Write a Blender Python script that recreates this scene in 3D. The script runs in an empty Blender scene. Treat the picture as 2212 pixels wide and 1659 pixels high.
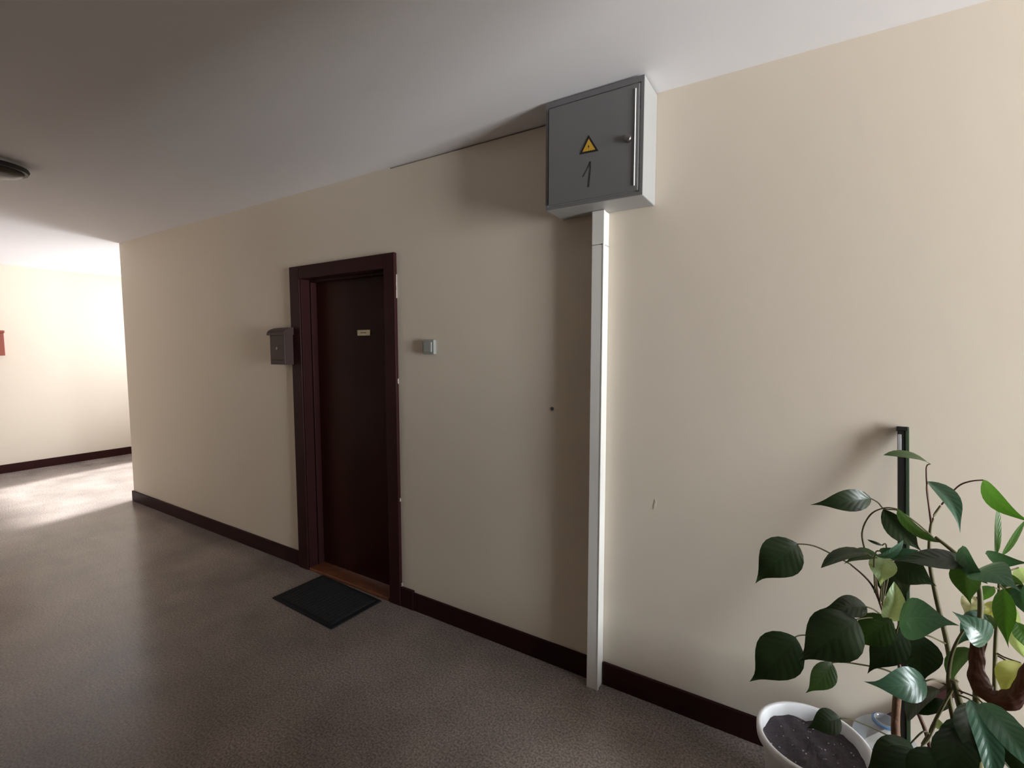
import bpy, bmesh, math, random
from mathutils import Vector, Matrix

# ------------------------------------------------------------------ camera, sky, exposure
scn = bpy.context.scene
COL = scn.collection
F_PX, PITCH, YAW = 1030.0, 0.0746, 0.5558
W_PX, H_PX = 2212.0, 1659.0
CAM = Vector((0, 0, 1.5))
cam_d = bpy.data.cameras.new('camera')
cam_d.sensor_fit = 'HORIZONTAL'
cam_d.sensor_width = 36.0
cam_d.lens = 36.0 * F_PX / W_PX
cam_d.clip_start = 0.02
cam = bpy.data.objects.new('camera', cam_d)
COL.objects.link(cam)
cam.location = CAM
cam.rotation_euler = (math.pi / 2 - PITCH, 0, YAW)
scn.camera = cam

scn.view_settings.view_transform = 'Standard'
scn.view_settings.look = 'None'
scn.view_settings.gamma = 1.0
scn.view_settings.use_curve_mapping = False
scn.view_settings.exposure = 0.0
scn.cycles.use_denoising = True
scn.cycles.max_bounces = 10
scn.cycles.diffuse_bounces = 6
scn.cycles.sample_clamp_indirect = 6.0

SKY = 46.0
world = bpy.data.worlds.new('overcast_sky')
scn.world = world
world.use_nodes = True
wn = world.node_tree
for n in list(wn.nodes):
    wn.nodes.remove(n)
tc = wn.nodes.new('ShaderNodeTexCoord')
sep = wn.nodes.new('ShaderNodeSeparateXYZ')
ramp = wn.nodes.new('ShaderNodeValToRGB')          # ground below the horizon, overcast sky above
mr = wn.nodes.new('ShaderNodeMapRange')
mr.inputs['From Min'].default_value = -1
mr.inputs['From Max'].default_value = 1
ramp.color_ramp.elements[0].position = 0.47
ramp.color_ramp.elements[0].color = (1.30, 1.27, 1.29, 1)
ramp.color_ramp.elements[1].position = 0.53
ramp.color_ramp.elements[1].color = (0.90, 0.94, 1.00, 1)
bg = wn.nodes.new('ShaderNodeBackground')
bg.inputs['Strength'].default_value = SKY
wo = wn.nodes.new('ShaderNodeOutputWorld')
wn.links.new(tc.outputs['Generated'], sep.inputs[0])
wn.links.new(sep.outputs['Z'], mr.inputs['Value'])
wn.links.new(mr.outputs[0], ramp.inputs[0])
wn.links.new(ramp.outputs[0], bg.inputs['Color'])
wn.links.new(bg.outputs[0], wo.inputs[0])

# room measures (metres): camera foot is the origin, the long wall is the plane y = YW
YW, HC = 1.95, 2.495
XE = 4.20            # end wall with the window, right of the frame
XP, YPIER = 0.75, 1.02   # unseen wall end placed to shade the near floor; window bay behind it
XC = -5.60           # outer corner where the side passage opens
XF = -8.18           # wall across the far end
YB = -3.20           # wall behind the camera
YB2, XB2 = -0.55, -2.8   # unseen front wall stepped in here to bounce passage light
YP = 4.4             # window wall at the end of the side passage
WIN1 = dict(y0=0.08, y1=1.30, z0=0.20, z1=2.42)      # on x = XE
WIN2 = dict(x0=-7.95, x1=-6.07, z0=1.00, z1=2.30)    # on y = YP


def portal(name, loc, rot, sx, sy):
    l = bpy.data.lights.new(name, 'AREA')
    l.shape = 'RECTANGLE'
    l.size, l.size_y = sx, sy
    l.cycles.is_portal = True
    o = bpy.data.objects.new(name, l)
    COL.objects.link(o)
    o.location = loc
    o.rotation_euler = rot
    return o


portal('window_daylight', (XE + 0.16, (WIN1['y0'] + WIN1['y1']) / 2, (WIN1['z0'] + WIN1['z1']) / 2),
       (0, math.pi / 2, 0), WIN1['z1'] - WIN1['z0'], WIN1['y1'] - WIN1['y0'])
portal('passage_window_daylight', ((WIN2['x0'] + WIN2['x1']) / 2, YP + 0.16, (WIN2['z0'] + WIN2['z1']) / 2),
       (-math.pi / 2, 0, 0), WIN2['x1'] - WIN2['x0'], WIN2['z1'] - WIN2['z0'])

# veiled sun, low through the passage window
sun_d = bpy.data.lights.new('sun', 'SUN')
sun_d.energy = 40.0
sun_d.angle = math.radians(3.0)
sun_d.color = (0.97, 0.98, 1.0)
sun = bpy.data.objects.new('sun', sun_d)
COL.objects.link(sun)
sun.rotation_euler = Vector((0.19, -1.0, -0.68)).to_track_quat('-Z', 'Y').to_euler()

# ------------------------------------------------------------------ helpers
FW = Vector((-math.sin(YAW) * math.cos(PITCH), math.cos(YAW) * math.cos(PITCH), -math.sin(PITCH)))
RT = Vector((math.cos(YAW), math.sin(YAW), 0))
UP = RT.cross(FW)


def at(px, py, Y):
    """point seen at a pixel of the photograph, at its own distance Y from the camera's plane y = 0"""
    d = FW + RT * ((px - W_PX / 2) / F_PX) - UP * ((py - H_PX / 2) / F_PX)
    return CAM + d * (Y / d.y)


def obj(name, bm, mat, parent=None, smooth=False, bevel=0.0, segs=2):
    me = bpy.data.meshes.new(name)
    bm.normal_update()
    bm.to_mesh(me)
    bm.free()
    o = bpy.data.objects.new(name, me)
    COL.objects.link(o)
    if isinstance(mat, (list, tuple)):
        for m in mat:
            me.materials.append(m)
    else:
        me.materials.append(mat)
    if smooth:
        for p in me.polygons:
            p.use_smooth = True
    if bevel:
        b = o.modifiers.new('bevel', 'BEVEL')
        b.width = bevel
        b.segments = segs
        b.limit_method = 'ANGLE'
    if parent:
        base = parent
        while base.parent:
            base = base.parent
        if base.type == 'EMPTY' and parent is base:
            # meshes are written in room coordinates; shift to the thing's own origin
            me.transform(Matrix.Translation(-base.location))
        elif parent is not base:
            me.transform(Matrix.Translation(-base.location))
        o.parent = parent
    return o


def empty(name, loc, label=None, cat=None, group=None, kind=None):
    o = bpy.data.objects.new(name, None)
    COL.objects.link(o)
    o.location = loc
    o.empty_display_size = 0.05
    return tag(o, label, cat, group, kind)


def tag(o, label=None, cat=None, group=None, kind=None):
    if label: o['label'] = label
    if cat: o['category'] = cat
    if group: o['group'] = group
    if kind: o['kind'] = kind
    return o


def recenter(o):
    """origin of a single-mesh thing at the middle of its base"""
    vs = [v.co for v in o.data.vertices]
    c = Vector(((min(v.x for v in vs) + max(v.x for v in vs)) / 2, (min(v.y for v in vs) + max(v.y for v in vs)) / 2, min(v.z for v in vs)))
    o.data.transform(Matrix.Translation(-c))
    o.location = c
    return o


def box(bm, x0, x1, y0, y1, z0, z1):
    vs = [bm.verts.new(p) for p in ((x0, y0, z0), (x1, y0, z0), (x1, y1, z0), (x0, y1, z0), (x0, y0, z1), (x1, y0, z1), (x1, y1, z1), (x0, y1, z1))]
    for f in ((3, 2, 1, 0), (4, 5, 6, 7), (0, 1, 5, 4), (1, 2, 6, 5), (2, 3, 7, 6), (3, 0, 4, 7)):
        bm.faces.new([vs[i] for i in f])


def bx(*a):
    bm = bmesh.new()
    for b in (a if isinstance(a[0], (list, tuple)) else [a]):
        box(bm, *b)
    return bm


def catmull(pts, n=6):
    P = [pts[0]] + list(pts) + [pts[-1]]
    out = []
    for i in range(1, len(P) - 2):
        for k in range(n):
            t = k / n
            a, b, c, d = P[i - 1], P[i], P[i + 1], P[i + 2]
            out.append(0.5 * ((2 * b) + (c - a) * t + (2 * a - 5 * b + 4 * c - d) * t * t + (3 * b - a - 3 * c + d) * t ** 3))
    out.append(P[-2])
    return out


def tube(bm, pts, radii, seg=8):
    """pts: Vectors; radii: (r0, r1) taper or list"""
    n = len(pts)
    if not isinstance(radii, (list, tuple)):
        radii = (radii, radii)
    if len(radii) == 2 and n != 2:
        radii = [radii[0] + (radii[1] - radii[0]) * i / (n - 1) for i in range(n)]
    rings = []
    ref = Vector((0.3, 0.2, 1)).normalized()
    for i, p in enumerate(pts):
        t = (pts[min(i + 1, n - 1)] - pts[max(i - 1, 0)]).normalized()
        a = t.cross(ref)
        if a.length < 1e-3: a = t.cross(Vector((1, 0, 0)))
        a.normalize()
        b = t.cross(a)
        rings.append([bm.verts.new(p + (a * math.cos(k * 2 * math.pi / seg) + b * math.sin(k * 2 * math.pi / seg)) * radii[i]) for k in range(seg)])
    for i in range(n - 1):
        for k in range(seg):
            bm.faces.new((rings[i][k], rings[i + 1][k], rings[i + 1][(k + 1) % seg], rings[i][(k + 1) % seg]))
    bm.faces.new(rings[0])
    bm.faces.new(rings[-1][::-1])


def lathe(bm, prof, c, seg=48, close=True):
    """prof: list of (r, z) from start to end, revolved round the vertical through c"""
    rings = []
    for r, z in prof:
        if r < 1e-6:
            rings.append([bm.verts.new((c[0], c[1], c[2] + z))])
        else:
            rings.append([bm.verts.new((c[0] + r * math.cos(k * 2 * math.pi / seg), c[1] + r * math.sin(k * 2 * math.pi / seg), c[2] + z)) for k in range(seg)])
    for i in range(len(rings) - 1):
        A, B = rings[i], rings[i + 1]
        for k in range(seg):
            k2 = (k + 1) % seg
            if len(A) == 1 and len(B) == 1: continue
            if len(A) == 1: bm.faces.new((A[0], B[k2], B[k]))
            elif len(B) == 1: bm.faces.new((A[k], A[k2], B[0]))
            else: bm.faces.new((A[k], A[k2], B[k2], B[k]))
    bmesh.ops.recalc_face_normals(bm, faces=bm.faces)


def mat(name, col, rough=0.6, spec=0.5, metal=0.0, noise=None, bump=None, detail=None):
    """noise=(scale, amount) brightness mottling; bump=(scale, strength)"""
    m = bpy.data.materials.new(name)
    m.use_nodes = True
    nt = m.node_tree
    b = nt.nodes['Principled BSDF']
    b.inputs['Base Color'].default_value = (*col, 1)
    b.inputs['Roughness'].default_value = rough
    b.inputs['Specular IOR Level'].default_value = spec
    b.inputs['Metallic'].default_value = metal
    tcn = nt.nodes.new('ShaderNodeTexCoord')
    if noise:
        nz = nt.nodes.new('ShaderNodeTexNoise')
        nz.inputs['Scale'].default_value = noise[0]
        nz.inputs['Detail'].default_value = 4
        nt.links.new(tcn.outputs['Object'], nz.inputs['Vector'])
        mx = nt.nodes.new('ShaderNodeMix')
        mx.data_type = 'RGBA'
        mx.inputs[6].default_value = (*[c * (1 - noise[1]) for c in col], 1)
        mx.inputs[7].default_value = (*[min(1, c * (1 + noise[1])) for c in col], 1)
        nt.links.new(nz.outputs['Fac'], mx.inputs[0])
        nt.links.new(mx.outputs[2], b.inputs['Base Color'])
    if bump:
        nz2 = nt.nodes.new('ShaderNodeTexNoise')
        nz2.inputs['Scale'].default_value = bump[0]
        nz2.inputs['Detail'].default_value = 3
        nt.links.new(tcn.outputs['Object'], nz2.inputs['Vector'])
        bp = nt.nodes.new('ShaderNodeBump')
        bp.inputs['Strength'].default_value = bump[1]
        bp.inputs['Distance'].default_value = 0.01
        nt.links.new(nz2.outputs['Fac'], bp.inputs['Height'])
        nt.links.new(bp.outputs[0], b.inputs['Normal'])
    return m


def nodes(m):
    return m.node_tree, m.node_tree.nodes['Principled BSDF']


# ------------------------------------------------------------------ materials
M = {}
M['wall'] = mat('cream_wall_paint', (0.71, 0.63, 0.53), 0.55, 0.3, noise=(1.3, 0.03), bump=(9, 0.10))
M['ceiling'] = mat('white_ceiling_paint', (0.83, 0.82, 0.85), 0.75, 0.2, noise=(2, 0.02), bump=(14, 0.06))
M['board'] = mat('dark_brown_gloss_skirting', (0.030, 0.010, 0.010), 0.40, 0.06, noise=(6, 0.25))
M['door'] = mat('dark_brown_varnish', (0.040, 0.011, 0.008), 0.34, 0.06, noise=(3, 0.2))
M['frame'] = mat('dark_brown_frame_paint', (0.038, 0.013, 0.013), 0.40, 0.06, noise=(5, 0.2), bump=(40, 0.08))
M['sill'] = mat('worn_orange_brown_wood', (0.17, 0.055, 0.022), 0.45, 0.4, noise=(14, 0.35))
M['cream'] = mat('cream_plastic', (0.97, 0.87, 0.58), 0.35)
M['print'] = mat('dark_print', (0.10, 0.07, 0.04), 0.6)
M['mailbox'] = mat('grey_brown_enamel', (0.078, 0.050, 0.046), 0.4, 0.12, noise=(8, 0.1))
M['mailred'] = mat('red_brown_enamel', (0.26, 0.060, 0.040), 0.4)
M['white'] = mat('white_ridge_glint', (0.80, 0.80, 0.79), 0.35)
M['switch'] = mat('grey_white_switch_plastic', (0.30, 0.31, 0.29), 0.35)
M['conduit'] = mat('white_trunking_plastic', (0.78, 0.76, 0.73), 0.4, noise=(3, 0.05))
M['boxbody'] = mat('light_grey_enamel', (0.37, 0.37, 0.365), 0.45)
M['boxdoor'] = mat('dark_grey_enamel', (0.165, 0.162, 0.165), 0.42, noise=(6, 0.06))
M['black'] = mat('black_print', (0.012, 0.010, 0.010), 0.5)
M['yellow'] = mat('yellow_print', (0.62, 0.36, 0.03), 0.5, noise=(20, 0.12))
M['pen'] = mat('marker_ink', (0.035, 0.033, 0.035), 0.5)
M['chrome'] = mat('worn_steel', (0.24, 0.22, 0.21), 0.35, metal=0.9)
M['mat'] = mat('dark_ribbed_doormat', (0.030, 0.030, 0.031), 0.9, 0.15, noise=(60, 0.3), bump=(180, 0.6))
M['matedge'] = mat('black_rubber', (0.012, 0.012, 0.013), 0.7, 0.2)
M['lampdark'] = mat('black_lamp_metal', (0.02, 0.018, 0.016), 0.5)
M['lampmetal'] = mat('silver_lamp_metal', (0.55, 0.55, 0.55), 0.3, metal=0.8)
M['lampglass'] = mat('smoked_lamp_glass', (0.07, 0.055, 0.04), 0.3, 0.2)
M['pot'] = mat('white_pot_plastic', (0.80, 0.80, 0.82), 0.35)
M['pot2'] = mat('brown_pot_plastic', (0.10, 0.045, 0.03), 0.5)
M['soil'] = mat('dark_moist_soil', (0.034, 0.023, 0.032), 0.55, 0.5, noise=(40, 0.6), bump=(60, 0.9))
M['grain'] = mat('pale_soil_grain', (0.42, 0.38, 0.40), 0.6)
M['stem'] = mat('green_brown_stem', (0.115, 0.10, 0.035), 0.55, noise=(30, 0.4))
M['redstem'] = mat('reddish_twig', (0.13, 0.055, 0.035), 0.5, noise=(30, 0.3))
M['bark'] = mat('brown_bark', (0.15, 0.075, 0.04), 0.7, noise=(40, 0.4), bump=(60, 0.4))
M['polegreen'] = mat('dark_green_pole_paint', (0.035, 0.060, 0.030), 0.4)
M['poleblack'] = mat('black_pole_plastic', (0.010, 0.010, 0.009), 0.4)
M['polegrey'] = mat('grey_sleeve', (0.32, 0.32, 0.33), 0.4)
M['lath'] = mat('dark_red_wood', (0.055, 0.015, 0.016), 0.5, noise=(12, 0.3))
M['blue'] = mat('blue_plastic_ring', (0.10, 0.20, 0.36), 0.35)
M['winframe'] = mat('white_window_paint', (0.75, 0.75, 0.74), 0.4)
M['screw'] = mat('dull_screw', (0.10, 0.085, 0.075), 0.5)
M['chip'] = mat('bare_plaster', (0.42, 0.37, 0.34), 0.8)
M['crack'] = mat('dark_joint', (0.05, 0.035, 0.028), 0.9)

# speckled linoleum
fm = mat('speckled_brown_linoleum', (0.12, 0.10, 0.09), 0.4, 0.4)
nt, b = nodes(fm)
tcn = nt.nodes.new('ShaderNodeTexCoord')
sp = nt.nodes.new('ShaderNodeTexNoise'); sp.inputs['Scale'].default_value = 120; sp.inputs['Detail'].default_value = 3
r1 = nt.nodes.new('ShaderNodeValToRGB')
r1.color_ramp.elements[0].position = 0.36; r1.color_ramp.elements[0].color = (0.150, 0.122, 0.108, 1)
r1.color_ramp.elements[1].position = 0.66; r1.color_ramp.elements[1].color = (0.310, 0.262, 0.240, 1)
big = nt.nodes.new('ShaderNodeTexNoise'); big.inputs['Scale'].default_value = 2.4; big.inputs['Detail'].default_value = 5
r2 = nt.nodes.new('ShaderNodeValToRGB')
r2.color_ramp.elements[0].position = 0.35; r2.color_ramp.elements[0].color = (0.82, 0.82, 0.82, 1)
r2.color_ramp.elements[1].position = 0.65; r2.color_ramp.elements[1].color = (1.22, 1.21, 1.20, 1)
mu = nt.nodes.new('ShaderNodeMix'); mu.data_type = 'RGBA'; mu.blend_type = 'MULTIPLY'; mu.inputs[0].default_value = 1
for n_ in (sp, big): nt.links.new(tcn.outputs['Object'], n_.inputs['Vector'])
nt.links.new(sp.outputs['Fac'], r1.inputs[0]); nt.links.new(big.outputs['Fac'], r2.inputs[0])
nt.links.new(r1.outputs[0], mu.inputs[6]); nt.links.new(r2.outputs[0], mu.inputs[7])
nt.links.new(mu.outputs[2], b.inputs['Base Color'])
rr = nt.nodes.new('ShaderNodeMapRange'); rr.inputs['To Min'].default_value = 0.16; rr.inputs['To Max'].default_value = 0.30
nt.links.new(big.outputs['Fac'], rr.inputs['Value']); nt.links.new(rr.outputs[0], b.inputs['Roughness'])
bpn = nt.nodes.new('ShaderNodeBump'); bpn.inputs['Strength'].default_value = 0.10; bpn.inputs['Distance'].default_value = 0.004
bn2 = nt.nodes.new('ShaderNodeTexNoise'); bn2.inputs['Scale'].default_value = 38; bn2.inputs['Detail'].default_value = 3
nt.links.new(tcn.outputs['Object'], bn2.inputs['Vector'])
nt.links.new(bn2.outputs['Fac'], bpn.inputs['Height']); nt.links.new(bpn.outputs[0], b.inputs['Normal'])
M['floor'] = fm


def leaf_mat(name, col, rib, rough=0.35, trans=0.25):
    m = mat(name, col, rough, 0.5)
    nt, b = nodes(m)
    uv = nt.nodes.new('ShaderNodeUVMap'); uv.uv_map = 'leaf'
    s = nt.nodes.new('ShaderNodeSeparateXYZ')
    nt.links.new(uv.outputs[0], s.inputs[0])
    a = nt.nodes.new('ShaderNodeMath'); a.operation = 'ABSOLUTE'
    nt.links.new(s.outputs['Y'], a.inputs[0])
    # side veins: stripes slanting from the midrib
    v1 = nt.nodes.new('ShaderNodeMath'); v1.operation = 'MULTIPLY_ADD'; v1.inputs[1].default_value = -0.22
    nt.links.new(a.outputs[0], v1.inputs[0]); nt.links.new(s.outputs['X'], v1.inputs[2])
    v2 = nt.nodes.new('ShaderNodeMath'); v2.operation = 'MULTIPLY'; v2.inputs[1].default_value = 8.5
    nt.links.new(v1.outputs[0], v2.inputs[0])
    v3 = nt.nodes.new('ShaderNodeMath'); v3.operation = 'PINGPONG'; v3.inputs[1].default_value = 0.5
    nt.links.new(v2.outputs[0], v3.inputs[0])
    mn = nt.nodes.new('ShaderNodeMath'); mn.operation = 'MINIMUM'
    a2 = nt.nodes.new('ShaderNodeMath'); a2.operation = 'MULTIPLY'; a2.inputs[1].default_value = 1.6
    nt.links.new(a.outputs[0], a2.inputs[0])
    nt.links.new(a2.outputs[0], mn.inputs[0]); nt.links.new(v3.outputs[0], mn.inputs[1])
    rp = nt.nodes.new('ShaderNodeValToRGB')
    rp.color_ramp.elements[0].position = 0.0; rp.color_ramp.elements[0].color = (*rib, 1)
    rp.color_ramp.elements[1].position = 0.09; rp.color_ramp.elements[1].color = (*col, 1)
    nt.links.new(mn.outputs[0], rp.inputs[0])
    nt.links.new(rp.outputs[0], b.inputs['Base Color'])
    bp = nt.nodes.new('ShaderNodeBump'); bp.inputs['Strength'].default_value = 0.35; bp.inputs['Distance'].default_value = 0.002
    nt.links.new(mn.outputs[0], bp.inputs['Height']); nt.links.new(bp.outputs[0], b.inputs['Normal'])
    tr = nt.nodes.new('ShaderNodeBsdfTranslucent')
    tr.inputs[0].default_value = (min(1, col[0] * 2.2), min(1, col[1] * 2.4), col[2] * 1.2, 1)
    mx = nt.nodes.new('ShaderNodeMixShader'); mx.inputs[0].default_value = trans
    out = nt.nodes['Material Output']
    nt.links.new(b.outputs[0], mx.inputs[1]); nt.links.new(tr.outputs[0], mx.inputs[2])
    nt.links.new(mx.outputs[0], out.inputs[0])
    return m


M['leaf_dark'] = leaf_mat('backlit_dark_green_leaf', (0.015, 0.030, 0.009), (0.022, 0.044, 0.014), 0.36, 0.10)  # darkness of leaves against the light, put into their colour
M['leaf_mid'] = leaf_mat('mid_green_leaf', (0.034, 0.072, 0.016), (0.06, 0.11, 0.03), 0.36, 0.2)
M['leaf_teal'] = leaf_mat('bluish_green_leaf', (0.045, 0.105, 0.065), (0.07, 0.15, 0.09), 0.28, 0.15)
M['leaf_light'] = leaf_mat('light_green_leaf', (0.048, 0.120, 0.018), (0.09, 0.18, 0.04), 0.38, 0.30)
M['leaf_pale'] = leaf_mat('pale_variegated_leaf', (0.36, 0.48, 0.28), (0.24, 0.40, 0.18), 0.4, 0.3)
M['leaf_yellow'] = leaf_mat('yellowish_leaf', (0.40, 0.40, 0.12), (0.45, 0.42, 0.2), 0.45, 0.3)
M['leaf_cream'] = leaf_mat('withered_cream_leaf', (0.60, 0.55, 0.36), (0.5, 0.42, 0.22), 0.6, 0.3)
M['leaf_brown'] = leaf_mat('withered_brown_leaf', (0.060, 0.020, 0.012), (0.10, 0.035, 0.015), 0.5, 0.1)

# thin clear plastic and window glass: mostly see-through with a glossy coat
def clear(name, tint, gloss_fac, milk=0.0):
    m = bpy.data.materials.new(name); m.use_nodes = True
    nt = m.node_tree
    for n in list(nt.nodes): nt.nodes.remove(n)
    o = nt.nodes.new('ShaderNodeOutputMaterial')
    t = nt.nodes.new('ShaderNodeBsdfTransparent'); t.inputs[0].default_value = (*tint, 1)
    g = nt.nodes.new('ShaderNodeBsdfGlossy'); g.inputs['Roughness'].default_value = 0.12
    lw = nt.nodes.new('ShaderNodeFresnel'); lw.inputs['IOR'].default_value = 1.5
    mth = nt.nodes.new('ShaderNodeMath'); mth.operation = 'ADD'; mth.inputs[1].default_value = gloss_fac
    mx = nt.nodes.new('ShaderNodeMixShader')
    nt.links.new(lw.outputs[0], mth.inputs[0]); nt.links.new(mth.outputs[0], mx.inputs[0])
    nt.links.new(t.outputs[0], mx.inputs[1]); nt.links.new(g.outputs[0], mx.inputs[2])
    dv = nt.nodes.new('ShaderNodeBsdfDiffuse'); dv.inputs[0].default_value = (0.85, 0.88, 0.92, 1)
    mk = nt.nodes.new('ShaderNodeMixShader'); mk.inputs[0].default_value = milk
    nt.links.new(mx.outputs[0], mk.inputs[1]); nt.links.new(dv.outputs[0], mk.inputs[2])
    nt.links.new((mk if milk else mx).outputs[0], o.inputs[0])
    return m


M['glass'] = clear('window_glass', (0.96, 0.98, 0.97), 0.0)
M['glass_tinted'] = clear('tinted_window_glass', (0.77, 0.78, 0.78), 0.0)  # tint added to dim the daylight from the unseen passage window
M['clear'] = clear('clear_bottle_plastic', (0.90, 0.93, 0.95), 0.05, 0.16)

# ------------------------------------------------------------------ room shell
T = 0.20
o = obj('floor', bx(XF - T, XE + T, YB - T, YP + T, -0.12, 0), M['floor']); tag(o, kind='structure')
o = obj('ceiling', bx(XF - T, XE + T, YB - T, YP + T, HC, HC + 0.15), M['ceiling']); tag(o, kind='structure')

DX0, DX1, DZ = -2.835, -2.040, 1.965       # door opening
DD = 0.24                                   # thickness of the wall at the door
GX0, GX1, GAP = -2.015, -0.60, 0.007        # open joint under the ceiling
wb = bx((XC, DX0, YW, YW + T, 0, HC),
        (DX0, GX0, YW, YW + T, DZ, HC),
        (DX1, GX0, YW, YW + T, 0, DZ),
        (GX0, GX1, YW, YW + T, 0, HC - GAP),
        (GX1, XE, YW, YW + T, 0, HC))
o = obj('wall_back', wb, M['wall']); tag(o, kind='structure')
o = obj('trim_1', bx(GX0, GX1, YW + 0.012, YW + T, HC - GAP, HC), M['crack']); tag(o, kind='structure')
o = obj('wall_left', bx(XF - T, XF, YB - T, YP + T, 0, HC), M['wall']); tag(o, kind='structure')
o = obj('wall_front', bx((XB2, XE, YB - T, YB, 0, HC), (XF, XB2, YB - T, YB2, 0, HC)), M['wall']); tag(o, kind='structure')
o = obj('wall_passage', bx(XC, XC + T, YW + T, YP + T, 0, HC), M['wall']); tag(o, kind='structure')
o = obj('wall_right_end', bx(XP, XP + 0.18, YB, YPIER, 0, HC), M['wall']); tag(o, kind='structure')
w = WIN1
o = obj('wall_right', bx((XE, XE + T, YB - T, w['y0'], 0, HC), (XE, XE + T, w['y1'], YW + T, 0, HC),
                         (XE, XE + T, w['y0'], w['y1'], 0, w['z0']), (XE, XE + T, w['y0'], w['y1'], w['z1'], HC)), M['wall'])
tag(o, kind='structure')
w2 = WIN2
o = obj('wall_passage_end', bx((XF, w2['x0'], YP, YP + T, 0, HC), (w2['x1'], XC, YP, YP + T, 0, HC),
                               (w2['x0'], w2['x1'], YP, YP + T, 0, w2['z0']), (w2['x0'], w2['x1'], YP, YP + T, w2['z1'], HC)), M['wall'])
tag(o, kind='structure')

# windows (outside the frame; they carry the daylight)
def window(name, horiz, a0, a1, z0, z1, p, mullion=True):
    r = empty(name, (p, (a0 + a1) / 2, z0) if horiz else ((a0 + a1) / 2, p, z0), kind='structure')
    def bb(u0, u1, d0, d1, v0, v1):
        return (p + d0, p + d1, u0, u1, v0, v1) if horiz else (u0, u1, p + d0, p + d1, v0, v1)
    fr, mid = 0.05, (a0 + a1) / 2
    obj('window_frame', bx(bb(a0, a1, .06, .12, z0, z0 + fr), bb(a0, a1, .06, .12, z1 - fr, z1),
                           bb(a0, a0 + fr, .06, .12, z0 + fr, z1 - fr), bb(a1 - fr, a1, .06, .12, z0 + fr, z1 - fr),
                           bb(mid - .03, mid + .03, .06, .12, *((z0 + fr, z1 - fr) if mullion else (z0 + fr, z0 + fr + .01)))), M['winframe'], r)
    for u0, u1 in (((a0 + fr, mid - .03), (mid + .03, a1 - fr)) if mullion else ((a0 + fr, a1 - fr),)):
        obj('pane', bx(bb(u0, u1, .088, .092, z0 + fr, z1 - fr)), M['glass' if mullion else 'glass_tinted'], r)
    obj('window_sill', bx(bb(a0 - .03, a1 + .03, -.08, .06, z0 - .03, z0)), M['winframe'], r)
window('window_1', True, w['y0'], w['y1'], w['z0'], w['z1'], XE)
window('window_2', False, w2['x0'], w2['x1'], w2['z0'], w2['z1'], YP, False)

# skirting boards
BH, BT = 0.103, 0.014
for nm, dims in (('baseboard_back', (XC - BT, -2.915, YW - BT, YW, 0, BH)),
                 ('baseboard_back', (-1.968, -1.868, YW - BT - 0.004, YW, 0, BH + 0.012)),
                 ('baseboard_back', (-1.868, -0.786, YW - BT, YW, 0, BH)),
                 ('baseboard_back', (-0.727, XE, YW - BT, YW, 0, BH)),
                 ('baseboard_left', (XF, XF + BT, YB, YP, 0, BH)),
                 ('baseboard_passage', (XC - BT, XC, YW, YP, 0, BH))):
    o = obj(nm, bx(*dims), M['board'], bevel=0.003)
    tag(o, kind='structure')

# ------------------------------------------------------------------ door
LY = YW + 0.092
d = empty('door_1', ((DX0 + DX1) / 2, YW, 0), 'dark brown flat apartment door set deep in a brown frame', kind='structure')
cf = YW - 0.022
obj('casing', bx(-2.925, DX0 + 0.010, cf, YW, 0, 2.03), M['frame'], d, bevel=0.004)
obj('casing', bx(DX1 - 0.010, -1.965, cf, YW, 0, 2.03), M['frame'], d, bevel=0.004)
obj('casing', bx(DX0 + 0.009, DX1 - 0.009, cf, YW, DZ - 0.018, 2.03), M['frame'], d, bevel=0.004)
obj('jamb', bx((DX0, DX0 + 0.018, YW - 0.012, YW + T, 0, DZ), (DX0, DX0 + 0.034, YW + 0.05, LY, 0, DZ)), M['frame'], d, bevel=0.002)
obj('jamb', bx((DX1 - 0.018, DX1, YW - 0.012, YW + T, 0, DZ), (DX1 - 0.034, DX1, YW + 0.05, LY, 0, DZ)), M['frame'], d, bevel=0.002)
obj('head_jamb', bx((DX0, DX1, YW, YW + T, DZ - 0.018, DZ), (DX0 + .034, DX1 - .034, YW + 0.05, LY, DZ - 0.034, DZ - 0.018)), M['frame'], d, bevel=0.002)
lf = obj('door_leaf', bx(DX0 + 0.02, DX1 - 0.02, LY, LY + 0.045, 0.022, DZ - 0.02), M['door'], d, bevel=0.002)
pl = obj('nameplate', bx(-2.405, -2.290, LY - 0.006, LY, 1.578, 1.614), M['cream'], lf, bevel=0.003)
pl['label'] = 'small cream nameplate'
bmn = bmesh.new()
for a, c in ((-2.372, -2.358), (-2.354, -2.344), (-2.340, -2.326)):
    box(bmn, a, c, LY - 0.0066, LY - 0.006, 1.594, 1.599)
obj('nameplate_print', bmn, M['print'], lf)
th = obj('threshold', bx(DX0 + 0.018, DX1 - 0.018, YW - 0.018, LY + 0.03, 0, 0.02), M['sill'], d, bevel=0.004)
th['label'] = 'worn orange-brown wooden threshold'
# chipped paint along the outer edge of the right casing
random.seed(4)
bmc = bmesh.new()
for z0, z1, dx in ((1.78, 1.91, 0.0010), (1.30, 1.33, 0.0005), (0.62, 0.64, 0.0005), (0.115, 0.135, 0.003)):
    n = 6
    pts = [( -1.965 + dx * (0.35 + 0.65 * random.random()), z0 + (z1 - z0) * i / n) for i in range(n + 1)]
    for i in range(n):
        box(bmc, -1.9655, (pts[i][0] + pts[i + 1][0]) / 2, YW - 0.007 - 0.003 * random.random(), YW - 0.001, pts[i][1], pts[i + 1][1])
ch = obj('chipped_paint', bmc, M['chip'], d)
ch['label'] = 'pale plaster showing along the chipped frame edge'

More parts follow.
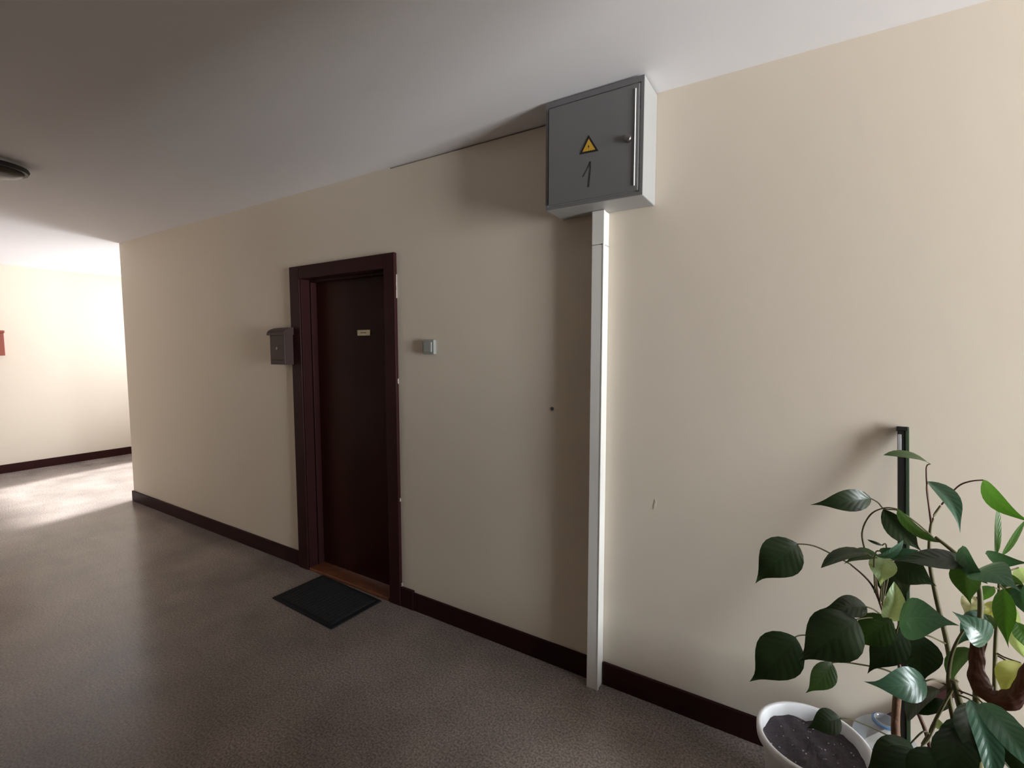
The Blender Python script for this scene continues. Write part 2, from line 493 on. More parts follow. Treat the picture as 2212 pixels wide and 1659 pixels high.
# ------------------------------------------------------------------ electrical cabinet and trunking
X0, X1, YF, Z0, Z1 = -0.945, -0.542, 1.785, 2.064, 2.488
e = empty('fuse_box', ((X0 + X1) / 2, YW, Z0), 'grey metal fuse box with yellow warning triangle, mounted under the ceiling', 'fuse box')
obj('cabinet_body', bx(X0, X1, YF, YW, Z0, Z1), M['boxbody'], e, bevel=0.004)
rim = 0.004
obj('front_frame', bx((X0 + .001, X1 - .001, YF - .004, YF, Z0 + .001, Z0 + .013), (X0 + .001, X1 - .001, YF - .004, YF, Z1 - .022, Z1 - .001),
                      (X0 + .001, X0 + .012, YF - .004, YF, Z0 + .013, Z1 - .022), (X1 - .012, X1 - .001, YF - .004, YF, Z0 + .013, Z1 - .022)), M['boxdoor'], e)
dr = obj('cabinet_door', bx(X0 + .017, X1 - .017, YF - .010, YF - .001, Z0 + .018, Z1 - .028), M['boxdoor'], e, bevel=0.002)
YD = YF - 0.010
# folded ridge along the closing edge, its glint put into the white colour
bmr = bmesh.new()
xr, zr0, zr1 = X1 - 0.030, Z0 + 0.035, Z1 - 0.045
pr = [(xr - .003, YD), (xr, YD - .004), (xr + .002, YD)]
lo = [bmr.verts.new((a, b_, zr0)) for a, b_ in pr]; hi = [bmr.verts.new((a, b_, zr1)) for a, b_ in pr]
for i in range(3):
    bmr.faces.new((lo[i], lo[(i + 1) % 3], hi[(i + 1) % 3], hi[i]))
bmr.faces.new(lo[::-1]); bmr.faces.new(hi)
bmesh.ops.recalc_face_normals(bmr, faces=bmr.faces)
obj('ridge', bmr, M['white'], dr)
# lock knob
def ydisc(bm, x, z, prof, seg=20):
    """prof: (r, y) list, revolved round a line along y"""
    rings = []
    for r, y in prof:
        rings.append([bm.verts.new((x + max(r, 1e-5) * math.cos(k * 2 * math.pi / seg), y, z + max(r, 1e-5) * math.sin(k * 2 * math.pi / seg))) for k in range(seg)])
    for i in range(len(rings) - 1):
        for k in range(seg):
            bm.faces.new((rings[i][k], rings[i][(k + 1) % seg], rings[i + 1][(k + 1) % seg], rings[i + 1][k]))
    bm.faces.new(rings[-1])
    bmesh.ops.recalc_face_normals(bm, faces=bm.faces)
pk = at(1357, 300, YD)
bk = bmesh.new(); ydisc(bk, pk.x, pk.z, [(.0135, YD), (.0135, YD - .009), (.011, YD - .013), (.004, YD - .014)])
kn = obj('lock_knob', bk, M['chrome'], dr, smooth=False); kn['label'] = 'small round metal lock'
# warning triangle
def prism_xz(bm, pts, y0, y1):
    a = [bm.verts.new((x, y0, z)) for x, z in pts]; c = [bm.verts.new((x, y1, z)) for x, z in pts]
    n = len(pts)
    bm.faces.new(a); bm.faces.new(c[::-1])
    for i in range(n): bm.faces.new((a[i], c[i], c[(i + 1) % n], a[(i + 1) % n]))
    bmesh.ops.recalc_face_normals(bm, faces=bm.faces)
tA, tB, tC = at(1272, 292, YD), at(1252, 334, YD), at(1293, 326, YD)
cxm, czm = (tA.x + tB.x + tC.x) / 3, (tA.z + tB.z + tC.z) / 3
def tri(s): return [(cxm + (q.x - cxm) * s, czm + (q.z - czm) * s) for q in (tA, tB, tC)]
bt_ = bmesh.new(); prism_xz(bt_, tri(1.0), YD - .0012, YD)
tr_ = obj('warning_triangle', bt_, M['black'], dr); tr_['label'] = 'black-edged yellow warning triangle'
bt_ = bmesh.new(); prism_xz(bt_, tri(0.68), YD - .0017, YD - .0012)
obj('triangle_field', bt_, M['yellow'], dr)
bt_ = bmesh.new()   # lightning bolt mark
s_ = 0.006
prism_xz(bt_, [(cxm + a * s_, czm + c * s_) for a, c in ((.05, 1.3), (-.55, -.1), (-.02, .1), (-.15, -1.0), (.5, .45), (.02, .3))], YD - .0021, YD - .0017)
obj('lightning_mark', bt_, M['black'], dr)
# handwritten 1
def stroke(bm, pix, w_px=3.0):
    for (a, b_) in zip(pix[:-1], pix[1:]):
        A, B = at(*a, YD), at(*b_, YD)
        dv = Vector((B.x - A.x, 0, B.z - A.z)); nrm = Vector((-dv.z, 0, dv.x)).normalized() * (w_px / F_PX * 1.6 / 2)
        prism_xz(bm, [(A.x + nrm.x, A.z + nrm.z), (B.x + nrm.x, B.z + nrm.z), (B.x - nrm.x, B.z - nrm.z), (A.x - nrm.x, A.z - nrm.z)], YD - .0006, YD)
bs = bmesh.new()
stroke(bs, [(1259, 382), (1267, 368), (1275, 349)], 2.6)
stroke(bs, [(1275, 349), (1275, 365), (1273, 385), (1271, 404)], 4.2)
dg = obj('handwritten_digit', bs, M['pen'], dr); dg['label'] = 'handwritten black figure 1'

c = empty('cable_trunking', (-0.756, YW, 0), 'tall white cable trunking running from the floor up to the fuse box', 'trunking')
obj('channel', bx(-0.782, -0.731, 1.884, YW, 0, 1.925), M['conduit'], c, bevel=0.003)
obj('channel', bx(-0.782, -0.731, 1.883, YW, 1.927, Z0 - 0.001), M['conduit'], c, bevel=0.003)
obj('cover_lip', bx(-0.733, -0.7295, 1.883, 1.90, 0.0, Z0 - 0.002), M['conduit'], c)

# ------------------------------------------------------------------ small things on the walls
# mailbox beside the door: body with a rounded overhanging lid
m = empty('mailbox', (-2.985, YW, 1.39), 'grey-brown metal mailbox with rounded lid hanging left of the door', 'mailbox')
mx0, mx1, my = -3.065, -2.905, 1.865
obj('body', bx(mx0, mx1, my, YW, 1.393, 1.60), M['mailbox'], m, bevel=0.003)
bl = bmesh.new()
prof = []
for i in range(9):
    a = math.pi / 2 * i / 8
    prof.append((YW - (YW - my + 0.014) * math.sin(a), 1.594 + 0.046 * math.cos(a)))
prof = prof + [(my - 0.014, 1.586), (my - 0.010, 1.586), (YW, 1.590)]
a_ = [bl.verts.new((mx0 - .012, y, z)) for y, z in prof]; c_ = [bl.verts.new((mx1 + .010, y, z)) for y, z in prof]
for i in range(len(prof)):
    j = (i + 1) % len(prof)
    bl.faces.new((a_[i], c_[i], c_[j], a_[j]))
bl.faces.new(a_); bl.faces.new(c_[::-1])
bmesh.ops.recalc_face_normals(bl, faces=bl.faces)
obj('lid', bl, M['mailbox'], m)
bk = bmesh.new(); ydisc(bk, -2.985, 1.50, [(.009, my), (.009, my - .004), (.004, my - .005)])
obj('lock', bk, M['chrome'], m)
obj('letter_window', bx(-3.045, -2.925, my - .002, my, 1.42, 1.425), M['frame'], m)

s = empty('light_switch', (-1.724, YW, 1.468), 'small square white wall switch right of the door', 'switch')
obj('back_plate', bx(-1.765, -1.684, 1.928, YW, 1.468, 1.546), M['switch'], s, bevel=0.004)
obj('rocker', bx(-1.752, -1.697, 1.921, 1.929, 1.480, 1.534), M['switch'], s, bevel=0.003)

m2 = empty('mailbox', (XF, 1.50, 1.415), 'red-brown metal mailbox on the far bright wall at the picture edge', 'mailbox')
obj('body', bx(XF, XF + 0.08, 1.36, 1.645, 1.415, 1.68), M['mailred'], m2, bevel=0.004)
obj('lid', bx(XF, XF + 0.09, 1.352, 1.653, 1.68, 1.712), M['mailred'], m2, bevel=0.008)

bk = bmesh.new(); q = at(1193, 883, YW); ydisc(bk, q.x, q.z, [(.0085, YW), (.0085, YW - .002), (.006, YW - .004), (.002, YW - .003)])
o = obj('screw', bk, M['screw']); tag(o, 'small dark screw head alone in the wall left of the trunking', 'screw')
q = at(1415, 1090, YW)
bk = bmesh.new()
pts = [(0, .022), (.006, .012), (.005, -.002), (.001, -.014), (-.005, -.020), (-.006, -.006), (-.003, .008)]
prism_xz(bk, [(q.x + a, q.z + z) for a, z in pts], YW - .0012, YW)
o = obj('plaster_chip', bk, M['wall']); tag(o, 'small raised plaster chip on the wall right of the trunking', 'plaster chip')

# ceiling lamp, only its edge in view
lc = (-3.74, 0.76, HC)
l = empty('ceiling_lamp', lc, 'round flush ceiling lamp with silver ring at the left picture edge', 'lamp')
bm_ = bmesh.new(); lathe(bm_, [(0, 0), (.125, 0), (.130, -.006), (.130, -.022), (0, -.022)], lc); obj('ring', bm_, M['lampmetal'], l)
bm_ = bmesh.new(); lathe(bm_, [(0, -.022), (.145, -.022), (.148, -.030), (.142, -.044), (0, -.044)], lc); obj('rim', bm_, M['lampdark'], l)
bm_ = bmesh.new(); lathe(bm_, [(0, -.044), (.128, -.044), (.115, -.060), (.08, -.072), (.04, -.077), (0, -.078)], lc); obj('glass', bm_, M['lampglass'], l, smooth=True)

# ------------------------------------------------------------------ doormat
t = empty('doormat', (-2.39, 1.74, 0), 'dark grey rectangular doormat lying in front of the brown door', 'doormat')
mw, mh, ang = 0.575, 0.345, math.radians(-2.0)
def rotz_bm(bm, a, c):
    bmesh.ops.rotate(bm, verts=bm.verts, cent=c, matrix=Matrix.Rotation(a, 3, 'Z')); return bm
cc = (-2.39, 1.748, 0)
bm_ = bx(cc[0] - mw / 2, cc[0] + mw / 2, cc[1] - mh / 2, cc[1] + mh / 2, 0.0, 0.007)
obj('rubber_border', rotz_bm(bm_, ang, cc), M['matedge'], t, bevel=0.003)
bm_ = bmesh.new()
n = 18
for i in range(n):
    x0 = cc[0] - mw / 2 + .025 + (mw - .05) * i / n
    box(bm_, x0, x0 + (mw - .05) / n * .82, cc[1] - mh / 2 + .025, cc[1] + mh / 2 - .025, 0.007, 0.0115)
o = obj('ribbed_pile', rotz_bm(bm_, ang, cc), M['mat'], t); o['kind'] = 'stuff'

# ------------------------------------------------------------------ white pot with soil
pc = (0.058, 1.672, 0)
RZ, RR = 0.300, 0.155
p = empty('flower_pot', pc, 'white plastic flower pot filled with dark soil beside the leafy plant', 'flower pot')
bm_ = bmesh.new()
lathe(bm_, [(0, .004), (.100, .004), (.104, 0), (.108, .004), (.140, RZ - .028), (RR, RZ - .026), (RR + .001, RZ - .004), (RR - .003, RZ), (RR - .010, RZ), (RR - .013, RZ - .004), (RR - .016, RZ - .03), (.105, .010), (0, .010)], pc, 64)
obj('pot', bm_, M['pot'], p, smooth=True, bevel=0)
bm_ = bmesh.new()
random.seed(11)
rings, seg = 12, 48
def soilz(x, y): return RZ - .040 + .006 * math.sin(31 * x + 2) * math.cos(27 * y) + .004 * math.sin(77 * x + 50 * y)
g = [[bm_.verts.new((pc[0], pc[1], soilz(0, 0)))]]
for i in range(1, rings + 1):
    r_ = (RR - .0175) * i / rings
    g.append([bm_.verts.new((pc[0] + r_ * math.cos(k * 2 * math.pi / seg), pc[1] + r_ * math.sin(k * 2 * math.pi / seg),
                             soilz(r_ * math.cos(k * 2 * math.pi / seg), r_ * math.sin(k * 2 * math.pi / seg)) + random.uniform(-.0025, .0025))) for k in range(seg)])
for k in range(seg): bm_.faces.new((g[0][0], g[1][k], g[1][(k + 1) % seg]))
for i in range(1, rings):
    for k in range(seg): bm_.faces.new((g[i][k], g[i + 1][k], g[i + 1][(k + 1) % seg], g[i][(k + 1) % seg]))
obj('soil', bm_, M['soil'], p, smooth=True)
bm_ = bmesh.new()
for i in range(42):
    r_, a = (RR - .025) * math.sqrt(random.random()), random.uniform(0, 6.283)
    x, y = r_ * math.cos(a), r_ * math.sin(a)
    mt = Matrix.Translation((pc[0] + x, pc[1] + y, soilz(x, y) + .001)) @ Matrix.Rotation(random.uniform(0, 3), 4, 'Z') @ Matrix.Diagonal((1.4, 1, .7, 1))
    bmesh.ops.create_icosphere(bm_, subdivisions=1, radius=random.uniform(.0012, .0028), matrix=mt)
o = obj('soil_grains', bm_, M['grain'], p); o['kind'] = 'stuff'

# ------------------------------------------------------------------ clear plastic jug behind the pots
jc = (0.250, 1.826, 0)
j = empty('plastic_bottle', jc, 'clear empty plastic bottle with blue neck ring between the pots and the wall', 'bottle')
bm_ = bmesh.new()
lathe(bm_, [(0, .006), (.065, .002), (.081, .010), (.084, .06), (.080, .07), (.084, .08), (.084, .16), (.080, .17), (.084, .18), (.084, .255), (.079, .283), (.062, .303), (.040, .314), (.029, .318), (.029, .334), (.0275, .334), (.0275, .318)], jc, 40)
obj('bottle_body', bm_, M['clear'], j, smooth=True)
bm_ = bmesh.new(); lathe(bm_, [(.0292, .324), (.0345, .324), (.0345, .331), (.0292, .331), (.0292, .324)], jc, 32); obj('neck_ring', bm_, M['blue'], j, smooth=False)

# ------------------------------------------------------------------ pole and lath leaning on the wall
def beam(name, A, B, w_, d_, m_, parent=None, face=Vector((0, -1, 0)), off=(0, 0)):
    """a rectangular bar from A to B, width w_ across, depth d_ along face"""
    t_ = (B - A).normalized(); s_ = t_.cross(face).normalized(); n_ = s_.cross(t_).normalized()
    bm = bmesh.new(); vs = []
    for P_ in (A, B):
        for a, c in ((-1, -1), (1, -1), (1, 1), (-1, 1)):
            vs.append(bm.verts.new(P_ + s_ * (a * w_ / 2 + off[0]) + n_ * (c * d_ / 2 + off[1])))
    for f in ((0, 1, 2, 3), (7, 6, 5, 4), (0, 4, 5, 1), (1, 5, 6, 2), (2, 6, 7, 3), (3, 7, 4, 0)):
        bm.faces.new([vs[i] for i in f])
    bmesh.ops.recalc_face_normals(bm, faces=bm.faces)
    return obj(name, bm, m_, parent, bevel=0.0015)
A, B = Vector((.262, 1.938, 1.250)), Vector((.280, 1.60, 0.004))
pole = empty('pole', (.280, 1.60, 0), 'slim dark green and black pole leaning on the wall behind the plant', 'pole')
beam('green_channel', B, A, 0.010, 0.020, M['polegreen'], pole, off=(0.012, 0))
beam('black_core', B, A, 0.018, 0.016, M['poleblack'], pole, off=(-0.002, 0))
beam('grey_sleeve', A + (B - A) * 0.020, A + (B - A) * 0.062, 0.010, 0.006, M['polegrey'], pole, off=(0.008, 0.0115))
beam('end_cap', A, A + (B - A) * 0.010, 0.028, 0.021, M['poleblack'], pole)
o = beam('wooden_lath', Vector((.040, 1.926, .018)), Vector((.440, 1.942, .440)), .030, .012, M['lath'])
recenter(o); tag(o, 'dark red wooden lath leaning low against the wall behind the bottle', 'lath')

# ------------------------------------------------------------------ leafy plant
P2 = (.400, 1.470, 0)
plant = empty('potted_plant', P2, 'large leafy green houseplant with pointed dark leaves at the right picture edge', 'plant')
bm_ = bmesh.new(); lathe(bm_, [(0, .004), (.085, .004), (.09, 0), (.125, .205), (.136, .207), (.136, .235), (.128, .235), (.122, .205), (.09, .01), (0, .01)], P2, 48)
obj('pot', bm_, M['pot2'], plant, smooth=False)
bm_ = bmesh.new(); lathe(bm_, [(0, .205), (.06, .207), (.1215, .203)], P2, 32); obj('soil', bm_, M['soil'], plant)


def path(pts): return catmull([at(*q) if not isinstance(q, Vector) else q for q in pts])


def stem(pts, r0, r1, m_='stem'):
    bm = bmesh.new(); tube(bm, path(pts), (r0, r1), 8)
    return obj('stem', bm, M[m_], plant, smooth=True)


base = lambda dx, dy: Vector((P2[0] + dx, P2[1] + dy, .203))
stem([base(-.02, .03), (2085, 1600, 1.50), (2062, 1480, 1.52), (2045, 1385, 1.55), (2022, 1290, 1.58), (2008, 1210, 1.60), (2012, 1130, 1.62), (2032, 1092, 1.63)], .0085, .0025)
stem([base(-.06, .02), (2010, 1620, 1.50), (1965, 1500, 1.50), (1935, 1415, 1.50), (1910, 1330, 1.50), (1882, 1262, 1.50), (1836, 1218, 1.50)], .0055, .0018, 'redstem')
stem([base(.01, .02), (2110, 1560, 1.45), (2112, 1420, 1.46), (2118, 1300, 1.48), (2104, 1235, 1.49), (2060, 1192, 1.50), (2020, 1160, 1.52)], .0075, .0035)
stem([base(.03, .0), (2150, 1560, 1.48), (2150, 1400, 1.52), (2158, 1280, 1.55), (2156, 1195, 1.56)], .0055, .0025)
stem([base(-.03, -.01), (2065, 1600, 1.44), (2050, 1500, 1.45), (2052, 1430, 1.46), (2070, 1380, 1.46), (2095, 1345, 1.46)], .0075, .0018, 'stem')
stem([base(-.075, .04), (1975, 1700, 1.56), (1936, 1600, 1.60), (1940, 1480, 1.62)], .012, .010, 'bark')
stem([base(.0, -.03), (2090, 1640, 1.42), (2078, 1540, 1.42), (2060, 1470, 1.42)], .008, .006, 'stem')
stem([base(-.05, -.02), (1990, 1660, 1.42), (2010, 1580, 1.43), (2040, 1520, 1.44), (2068, 1470, 1.45)], .004, .003, 'stem')

LT = [(0, .03), (.03, .28), (.08, .54), (.16, .79), (.26, .95), (.36, 1.0), (.46, .95), (.56, .81), (.65, .62), (.73, .42), (.80, .255), (.86, .145), (.93, .065), (1, .004)]
LN = [(0, .10), (.05, .5), (.15, .8), (.30, .97), (.45, 1.0), (.60, .95), (.75, .78), (.87, .5), (.95, .22), (1, .02)]
NL = [0]


def leaf(b0, t0, wpx, kind='leaf_dark', roll=0, fold=.25, droop=.12, prof=LT, pet=None, wave=.0, label=None, petmat='stem', curl=0.0):
    """b0, t0: (px, py, Y) of leaf base and tip; wpx: width across as seen; roll: turn about its own axis (deg)"""
    NL[0] += 1
    rnd = random.Random(NL[0] * 7 + 3)
    Bv, Tv = at(*b0), at(*t0)
    ax = Tv - Bv; L = ax.length; ax.normalize()
    mid = (Bv + Tv) / 2
    view = (CAM - mid).normalized()
    n_ = (view - ax * view.dot(ax)).normalized()
    n_ = Matrix.Rotation(math.radians(roll), 3, ax) @ n_
    s_ = ax.cross(n_).normalized()
    depth = (mid - CAM).dot(FW)
    hw = wpx / F_PX * depth / 2 / max(.3, abs(math.cos(math.radians(roll))))
    bm = bmesh.new(); uvl = bm.loops.layers.uv.new('leaf')
    cols = (-1, -.66, -.33, 0, .33, .66, 1)
    grid = []
    ph = rnd.uniform(0, 6)
    side = rnd.uniform(-.35, .35)
    for t_, w_ in prof:
        row = []
        for c_ in cols:
            z = -4 * droop * L * (t_ - .5) ** 2 + droop * L
            z += fold * abs(c_) * w_ * hw + .10 * hw * (1 - c_ * c_) * w_ + wave * hw * abs(c_) * math.sin(t_ * 13 + ph + (1.5 if c_ > 0 else 0))
            sag = -curl * L * max(0, t_ - .55) ** 2 * 4
            row.append((bm.verts.new(Bv + ax * (L * t_) + s_ * (c_ * w_ * hw * math.cos(fold * .6) + side * L * max(0, t_ - .5) ** 2) + n_ * z + Vector((0, 0, sag))), t_, c_))
        grid.append(row)
    for i in range(len(grid) - 1):
        for k in range(len(cols) - 1):
            q4 = (grid[i][k], grid[i][k + 1], grid[i + 1][k + 1], grid[i + 1][k])
            f = bm.faces.new([v for v, _, _ in q4])
            for lp, (_, t_, c_) in zip(f.loops, q4): lp[uvl].uv = (t_, c_)
    o = obj('leaf', bm, M[kind], plant, smooth=True)
    if label: o['label'] = label
    if pet:
        bm = bmesh.new()
        tube(bm, path([Bv + n_ * 0.0] + list(pet)), (.0016, .0022), 6)
        obj('petiole', bm, M[petmat], o, smooth=True)
    return o


# upper leaves
leaf((1882, 1077, 1.55), (1750, 1089, 1.50), 47, 'leaf_dark', pet=[(1897, 1086, 1.55), (1910, 1099, 1.55), (1940, 1103, 1.55), (1978, 1128, 1.56), (2015, 1160, 1.57)])
leaf((2008, 1003, 1.62), (1912, 986, 1.56), 15, 'leaf_mid', roll=66, prof=LN, droop=.10, pet=[(2001, 1012, 1.62), (2004, 1070, 1.62), (2011, 1130, 1.62)], petmat='redstem')
leaf((2004, 1040, 1.60), (2082, 1152, 1.52), 34, 'leaf_teal', roll=-40, fold=.55, pet=[(2002, 1060, 1.61), (2012, 1128, 1.62)], petmat='redstem')
leaf((2124, 1037, 1.55), (2234, 1138, 1.48), 34, 'leaf_light', roll=38, droop=.14, pet=[(2095, 1040, 1.57), (2068, 1052, 1.59), (2034, 1090, 1.62)], petmat='redstem')
leaf((1908, 1100, 1.56), (1990, 1192, 1.62), 46, 'leaf_dark', roll=15, droop=.05, fold=.4, pet=[(1935, 1101, 1.555)])
leaf((1940, 1100, 1.50), (2030, 1172, 1.48), 22, 'leaf_mid', roll=58, prof=LN, droop=.10, pet=[(1912, 1097, 1.50), (1880, 1112, 1.50), (1862, 1152, 1.50), (1872, 1200, 1.50)])
leaf((1723, 1175, 1.48), (1624, 1252, 1.42), 84, 'leaf_dark', fold=.12, droop=.10, wave=.06, pet=[(1748, 1177, 1.48), (1775, 1186, 1.49), (1836, 1218, 1.50)])
leaf((1872, 1194, 1.47), (1779, 1222, 1.41), 26, 'leaf_dark', roll=50, droop=.10, curl=.12, prof=LN, pet=[(1884, 1210, 1.48), (1893, 1280, 1.50)])
leaf((1898, 1200, 1.50), (1822, 1218, 1.46), 28, 'leaf_mid', roll=40, fold=.4, pet=[(1892, 1240, 1.50), (1897, 1290, 1.50)], petmat='redstem')
leaf((2092, 1216, 1.46), (1922, 1211, 1.42), 42, 'leaf_dark', roll=30, droop=.06, pet=[(2100, 1226, 1.48)])
leaf((1930, 1214, 1.58), (2024, 1266, 1.55), 62, 'leaf_dark', fold=.15, droop=.05, pet=[(1922, 1222, 1.57), (1905, 1310, 1.51)])
leaf((1940, 1220, 1.60), (1930, 1320, 1.56), 60, 'leaf_dark', roll=20, fold=.3, pet=[(1925, 1225, 1.57), (1905, 1310, 1.51)])
leaf((1912, 1200, 1.49), (1897, 1265, 1.46), 50, 'leaf_pale', fold=.3, wave=.12, pet=[(1905, 1260, 1.49), (1900, 1305, 1.50)])
leaf((1918, 1338, 1.47), (1938, 1258, 1.45), 40, 'leaf_pale', roll=15, fold=.5, prof=LN, pet=[(1914, 1345, 1.49)])
leaf((1890, 1200, 1.44), (1948, 1165, 1.42), 16, 'leaf_teal', roll=45, prof=LN, droop=.2, pet=[(1888, 1215, 1.46), (1890, 1280, 1.50)])
leaf((1900, 1190, 1.52), (1985, 1192, 1.50), 26, 'leaf_teal', roll=30, prof=LN, pet=[(1890, 1200, 1.51), (1890, 1280, 1.50)])
leaf((1905, 1178, 1.53), (1873, 1166, 1.53), 6, 'leaf_dark', prof=LN, pet=[(1915, 1185, 1.53), (1905, 1300, 1.50)])
# left cluster
leaf((1872, 1311, 1.47), (1772, 1322, 1.42), 46, 'leaf_dark', roll=16, droop=.12, pet=[(1888, 1317, 1.48), (1908, 1332, 1.50)])
leaf((1850, 1338, 1.42), (1724, 1430, 1.36), 104, 'leaf_dark', fold=.10, droop=.08, wave=.05, pet=[(1880, 1334, 1.45), (1912, 1338, 1.49)])
leaf((1718, 1376, 1.44), (1627, 1480, 1.38), 92, 'leaf_dark', fold=.10, droop=.08, wave=.05, pet=[(1735, 1372, 1.45), (1790, 1375, 1.47), (1900, 1382, 1.50), (1928, 1400, 1.50)])
leaf((1925, 1338, 1.46), (1838, 1396, 1.44), 66, 'leaf_mid', fold=.15, droop=.06, pet=[(1930, 1350, 1.48)])
leaf((1955, 1366, 1.46), (1868, 1450, 1.42), 66, 'leaf_dark', fold=.12, droop=.05, pet=[(1945, 1380, 1.48), (1936, 1412, 1.50)])
leaf((1985, 1370, 1.47), (1990, 1478, 1.44), 76, 'leaf_dark', fold=.15, droop=.05, pet=[(2010, 1375, 1.49), (2042, 1390, 1.54)])
leaf((1797, 1432, 1.45), (1741, 1498, 1.41), 46, 'leaf_mid', roll=-25, fold=.15, droop=.08, pet=[(1815, 1430, 1.46), (1850, 1434, 1.47), (1910, 1446, 1.48), (1950, 1465, 1.50)])
leaf((2000, 1471, 1.43), (1870, 1484, 1.36), 66, 'leaf_teal', roll=-10, droop=.14, fold=.1, pet=[(2018, 1468, 1.44), (2045, 1480, 1.46)])
# middle
leaf((1942, 1346, 1.42), (2072, 1345, 1.36), 84, 'leaf_teal', roll=-28, droop=.14, fold=.08, pet=[(1935, 1372, 1.46), (1932, 1405, 1.50)])
leaf((2132, 1388, 1.44), (2058, 1318, 1.42), 58, 'leaf_teal', roll=20, droop=.10, pet=[(2125, 1410, 1.45), (2112, 1440, 1.46)])
leaf((2108, 1232, 1.45), (2205, 1280, 1.36), 66, 'leaf_teal', roll=-34, droop=.16, fold=.1, pet=[(2106, 1240, 1.47)])
leaf((2092, 1212, 1.47), (2094, 1306, 1.45), 52, 'leaf_mid', roll=20, fold=.3, pet=[(2102, 1232, 1.485)])
leaf((2080, 1180, 1.46), (2130, 1262, 1.42), 30, 'leaf_teal', roll=40, droop=.15, fold=.3, prof=LN, pet=[(2084, 1200, 1.49)])
leaf((2168, 1272, 1.50), (2171, 1398, 1.47), 38, 'leaf_light', fold=.3, droop=.06, pet=[(2160, 1265, 1.54)])
leaf((2151, 1198, 1.54), (2150, 1088, 1.54), 11, 'leaf_light', roll=45, prof=LN, droop=.03, pet=[(2156, 1205, 1.56)])
leaf((2166, 1198, 1.54), (2208, 1122, 1.52), 11, 'leaf_light', roll=45, prof=LN, droop=.03, pet=[(2157, 1205, 1.56)])
leaf((2130, 1196, 1.52), (2228, 1214, 1.46), 30, 'leaf_teal', roll=30, droop=.12, pet=[(2145, 1200, 1.54), (2157, 1210, 1.56)])
leaf((2100, 1235, 1.50), (2060, 1196, 1.48), 22, 'leaf_dark', roll=40, pet=[(2106, 1245, 1.49)])
leaf((2146, 1268, 1.52), (2116, 1306, 1.50), 24, 'leaf_light', roll=30, pet=[(2155, 1272, 1.55)])
leaf((2110, 1290, 1.53), (2082, 1336, 1.50), 42, 'leaf_cream', fold=.5, wave=.25, label='withered cream leaf', pet=[(2116, 1300, 1.48)])
leaf((2148, 1300, 1.56), (2128, 1350, 1.53), 26, 'leaf_yellow', fold=.4, wave=.15, pet=[(2154, 1310, 1.54)])
leaf((2140, 1330, 1.50), (2108, 1380, 1.47), 40, 'leaf_mid', roll=25, pet=[(2152, 1345, 1.53)])
leaf((2190, 1310, 1.56), (2206, 1420, 1.54), 28, 'leaf_pale', roll=20, fold=.4, prof=LN, pet=[(2165, 1300, 1.55)])
leaf((2205, 1262, 1.58), (2226, 1340, 1.56), 34, 'leaf_teal', roll=20, fold=.4, pet=[(2170, 1270, 1.56)])
leaf((2200, 1226, 1.62), (2230, 1270, 1.60), 30, 'leaf_pale', roll=20, pet=[(2162, 1240, 1.56)])
# lower, in front of the pot and the stems
leaf((1815, 1552, 1.42), (1742, 1572, 1.38), 50, 'leaf_dark', fold=.15, droop=.1, pet=[(1850, 1558, 1.44), (1920, 1590, 1.48), (2000, 1640, 1.49)])
leaf((1968, 1605, 1.40), (1862, 1668, 1.34), 62, 'leaf_dark', fold=.1, droop=.12, pet=[(1995, 1580, 1.41), (2012, 1590, 1.43)])
leaf((1978, 1622, 1.37), (1905, 1735, 1.31), 84, 'leaf_dark', fold=.1, droop=.10, pet=[(2005, 1600, 1.40), (2022, 1560, 1.435)])
leaf((2032, 1622, 1.36), (1975, 1745, 1.30), 86, 'leaf_dark', fold=.15, droop=.10, pet=[(2055, 1590, 1.40), (2078, 1560, 1.42)])
leaf((2062, 1572, 1.38), (2062, 1735, 1.30), 78, 'leaf_dark', fold=.2, droop=.10, pet=[(2070, 1540, 1.40), (2076, 1530, 1.42)])
leaf((2096, 1512, 1.38), (2158, 1700, 1.28), 46, 'leaf_teal', roll=-20, fold=.35, droop=.10, prof=LN, pet=[(2088, 1508, 1.40), (2068, 1500, 1.42)])
leaf((2092, 1520, 1.42), (2110, 1670, 1.34), 70, 'leaf_dark', roll=-15, fold=.3, droop=.10, pet=[(2080, 1520, 1.42)])
leaf((2122, 1518, 1.36), (2240, 1672, 1.26), 56, 'leaf_teal', roll=-15, fold=.25, droop=.12, prof=LN, pet=[(2105, 1505, 1.39), (2066, 1490, 1.42)])
leaf((2140, 1530, 1.42), (2200, 1700, 1.34), 80, 'leaf_dark', roll=-20, fold=.3, pet=[(2125, 1520, 1.43), (2110, 1530, 1.45)])
leaf((2030, 1490, 1.50), (1962, 1560, 1.46), 32, 'leaf_dark', roll=50, prof=LN, fold=.3, pet=[(2045, 1480, 1.47)])
leaf((2052, 1520, 1.47), (1985, 1545, 1.46), 26, 'leaf_dark', roll=30, prof=LN, pet=[(2056, 1510, 1.45)])
leaf((2015, 1560, 1.45), (2048, 1572, 1.44), 20, 'leaf_pale', pet=[(2014, 1575, 1.44)], label='pale young leaf with a pink tip')

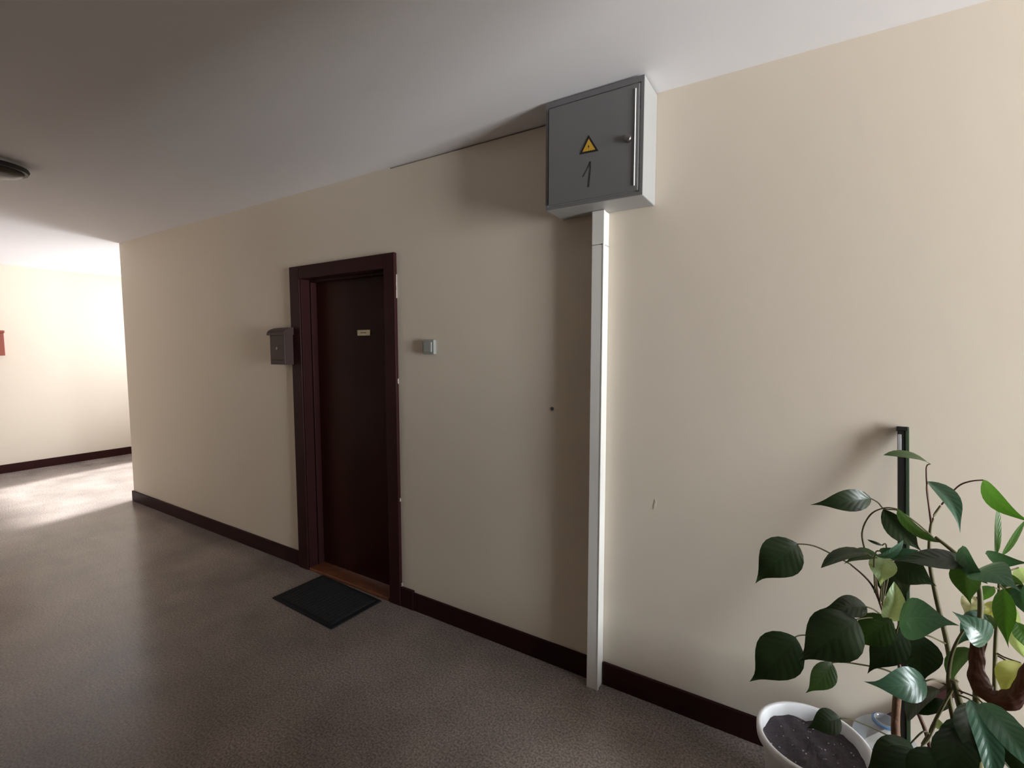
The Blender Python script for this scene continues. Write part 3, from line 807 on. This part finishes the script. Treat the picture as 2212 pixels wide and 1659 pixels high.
leaf((2122, 1322, 1.50), (2066, 1392, 1.46), 46, 'leaf_teal', roll=-12, pet=[(2118, 1310, 1.485)])
leaf((2098, 1402, 1.53), (2046, 1466, 1.51), 30, 'leaf_mid', roll=30, prof=LN, fold=.4, pet=[(2106, 1420, 1.47)])
leaf((2176, 1238, 1.60), (2216, 1310, 1.58), 36, 'leaf_mid', roll=15, pet=[(2160, 1250, 1.56)])
leaf((2196, 1344, 1.52), (2222, 1408, 1.50), 34, 'leaf_light', roll=-15, pet=[(2155, 1350, 1.54)])
leaf((2078, 1556, 1.41), (2034, 1672, 1.34), 54, 'leaf_dark', fold=.3, prof=LN, pet=[(2080, 1540, 1.42)])
leaf((2172, 1540, 1.40), (2216, 1690, 1.32), 52, 'leaf_dark', roll=15, fold=.3, prof=LN, pet=[(2150, 1525, 1.43), (2110, 1530, 1.45)])
leaf((2192, 1440, 1.50), (2230, 1530, 1.46), 44, 'leaf_mid', roll=20, fold=.3, pet=[(2170, 1425, 1.51), (2152, 1415, 1.52)])

# withered brown leaf hanging in a curl, yellow-green inside
def ribbon(name, pix, wid, kind, label):
    pts = path(pix)
    bm = bmesh.new(); uvl = bm.loops.layers.uv.new('leaf')
    n = len(pts); rows = []
    for i, q_ in enumerate(pts):
        t_ = (pts[min(i + 1, n - 1)] - pts[max(i - 1, 0)]).normalized()
        v_ = (CAM - q_).normalized()
        s_ = t_.cross(v_).normalized()
        n_ = s_.cross(t_).normalized()
        f_ = i / (n - 1)
        h = wid * (math.sin(math.pi * min(1, max(0, f_ * .9 + .07))) ** .55) * (1 + .10 * math.sin(f_ * 23) + .07 * math.sin(f_ * 51))
        row = []
        for c_ in (-1, -.6, -.2, .2, .6, 1):
            row.append((bm.verts.new(q_ + s_ * (h * math.sin(c_ * 1.2)) + n_ * (h * .45 * math.cos(c_ * 1.2) + .0015 * math.sin(i * 1.7 + c_ * 3))), f_, c_))
        rows.append(row)
    for i in range(n - 1):
        for k in range(5):
            q4 = (rows[i][k], rows[i][k + 1], rows[i + 1][k + 1], rows[i + 1][k])
            f = bm.faces.new([v for v, _, _ in q4])
            for lp, (_, a, c_) in zip(f.loops, q4): lp[uvl].uv = (a, c_)
    o = obj(name, bm, M[kind], plant, smooth=True); o['label'] = label
    return o
ribbon('leaf', [(2112, 1378, 1.44), (2110, 1420, 1.44), (2112, 1462, 1.43), (2130, 1496, 1.42), (2165, 1514, 1.41), (2198, 1500, 1.41), (2216, 1462, 1.42), (2222, 1430, 1.43)], .020, 'leaf_brown', 'withered dark brown leaf hanging in a curl')
leaf((2205, 1432, 1.47), (2160, 1508, 1.44), 58, 'leaf_yellow', fold=.3, wave=.1, label='yellowing leaf inside the brown curl', pet=[(2170, 1420, 1.50), (2152, 1410, 1.52)])
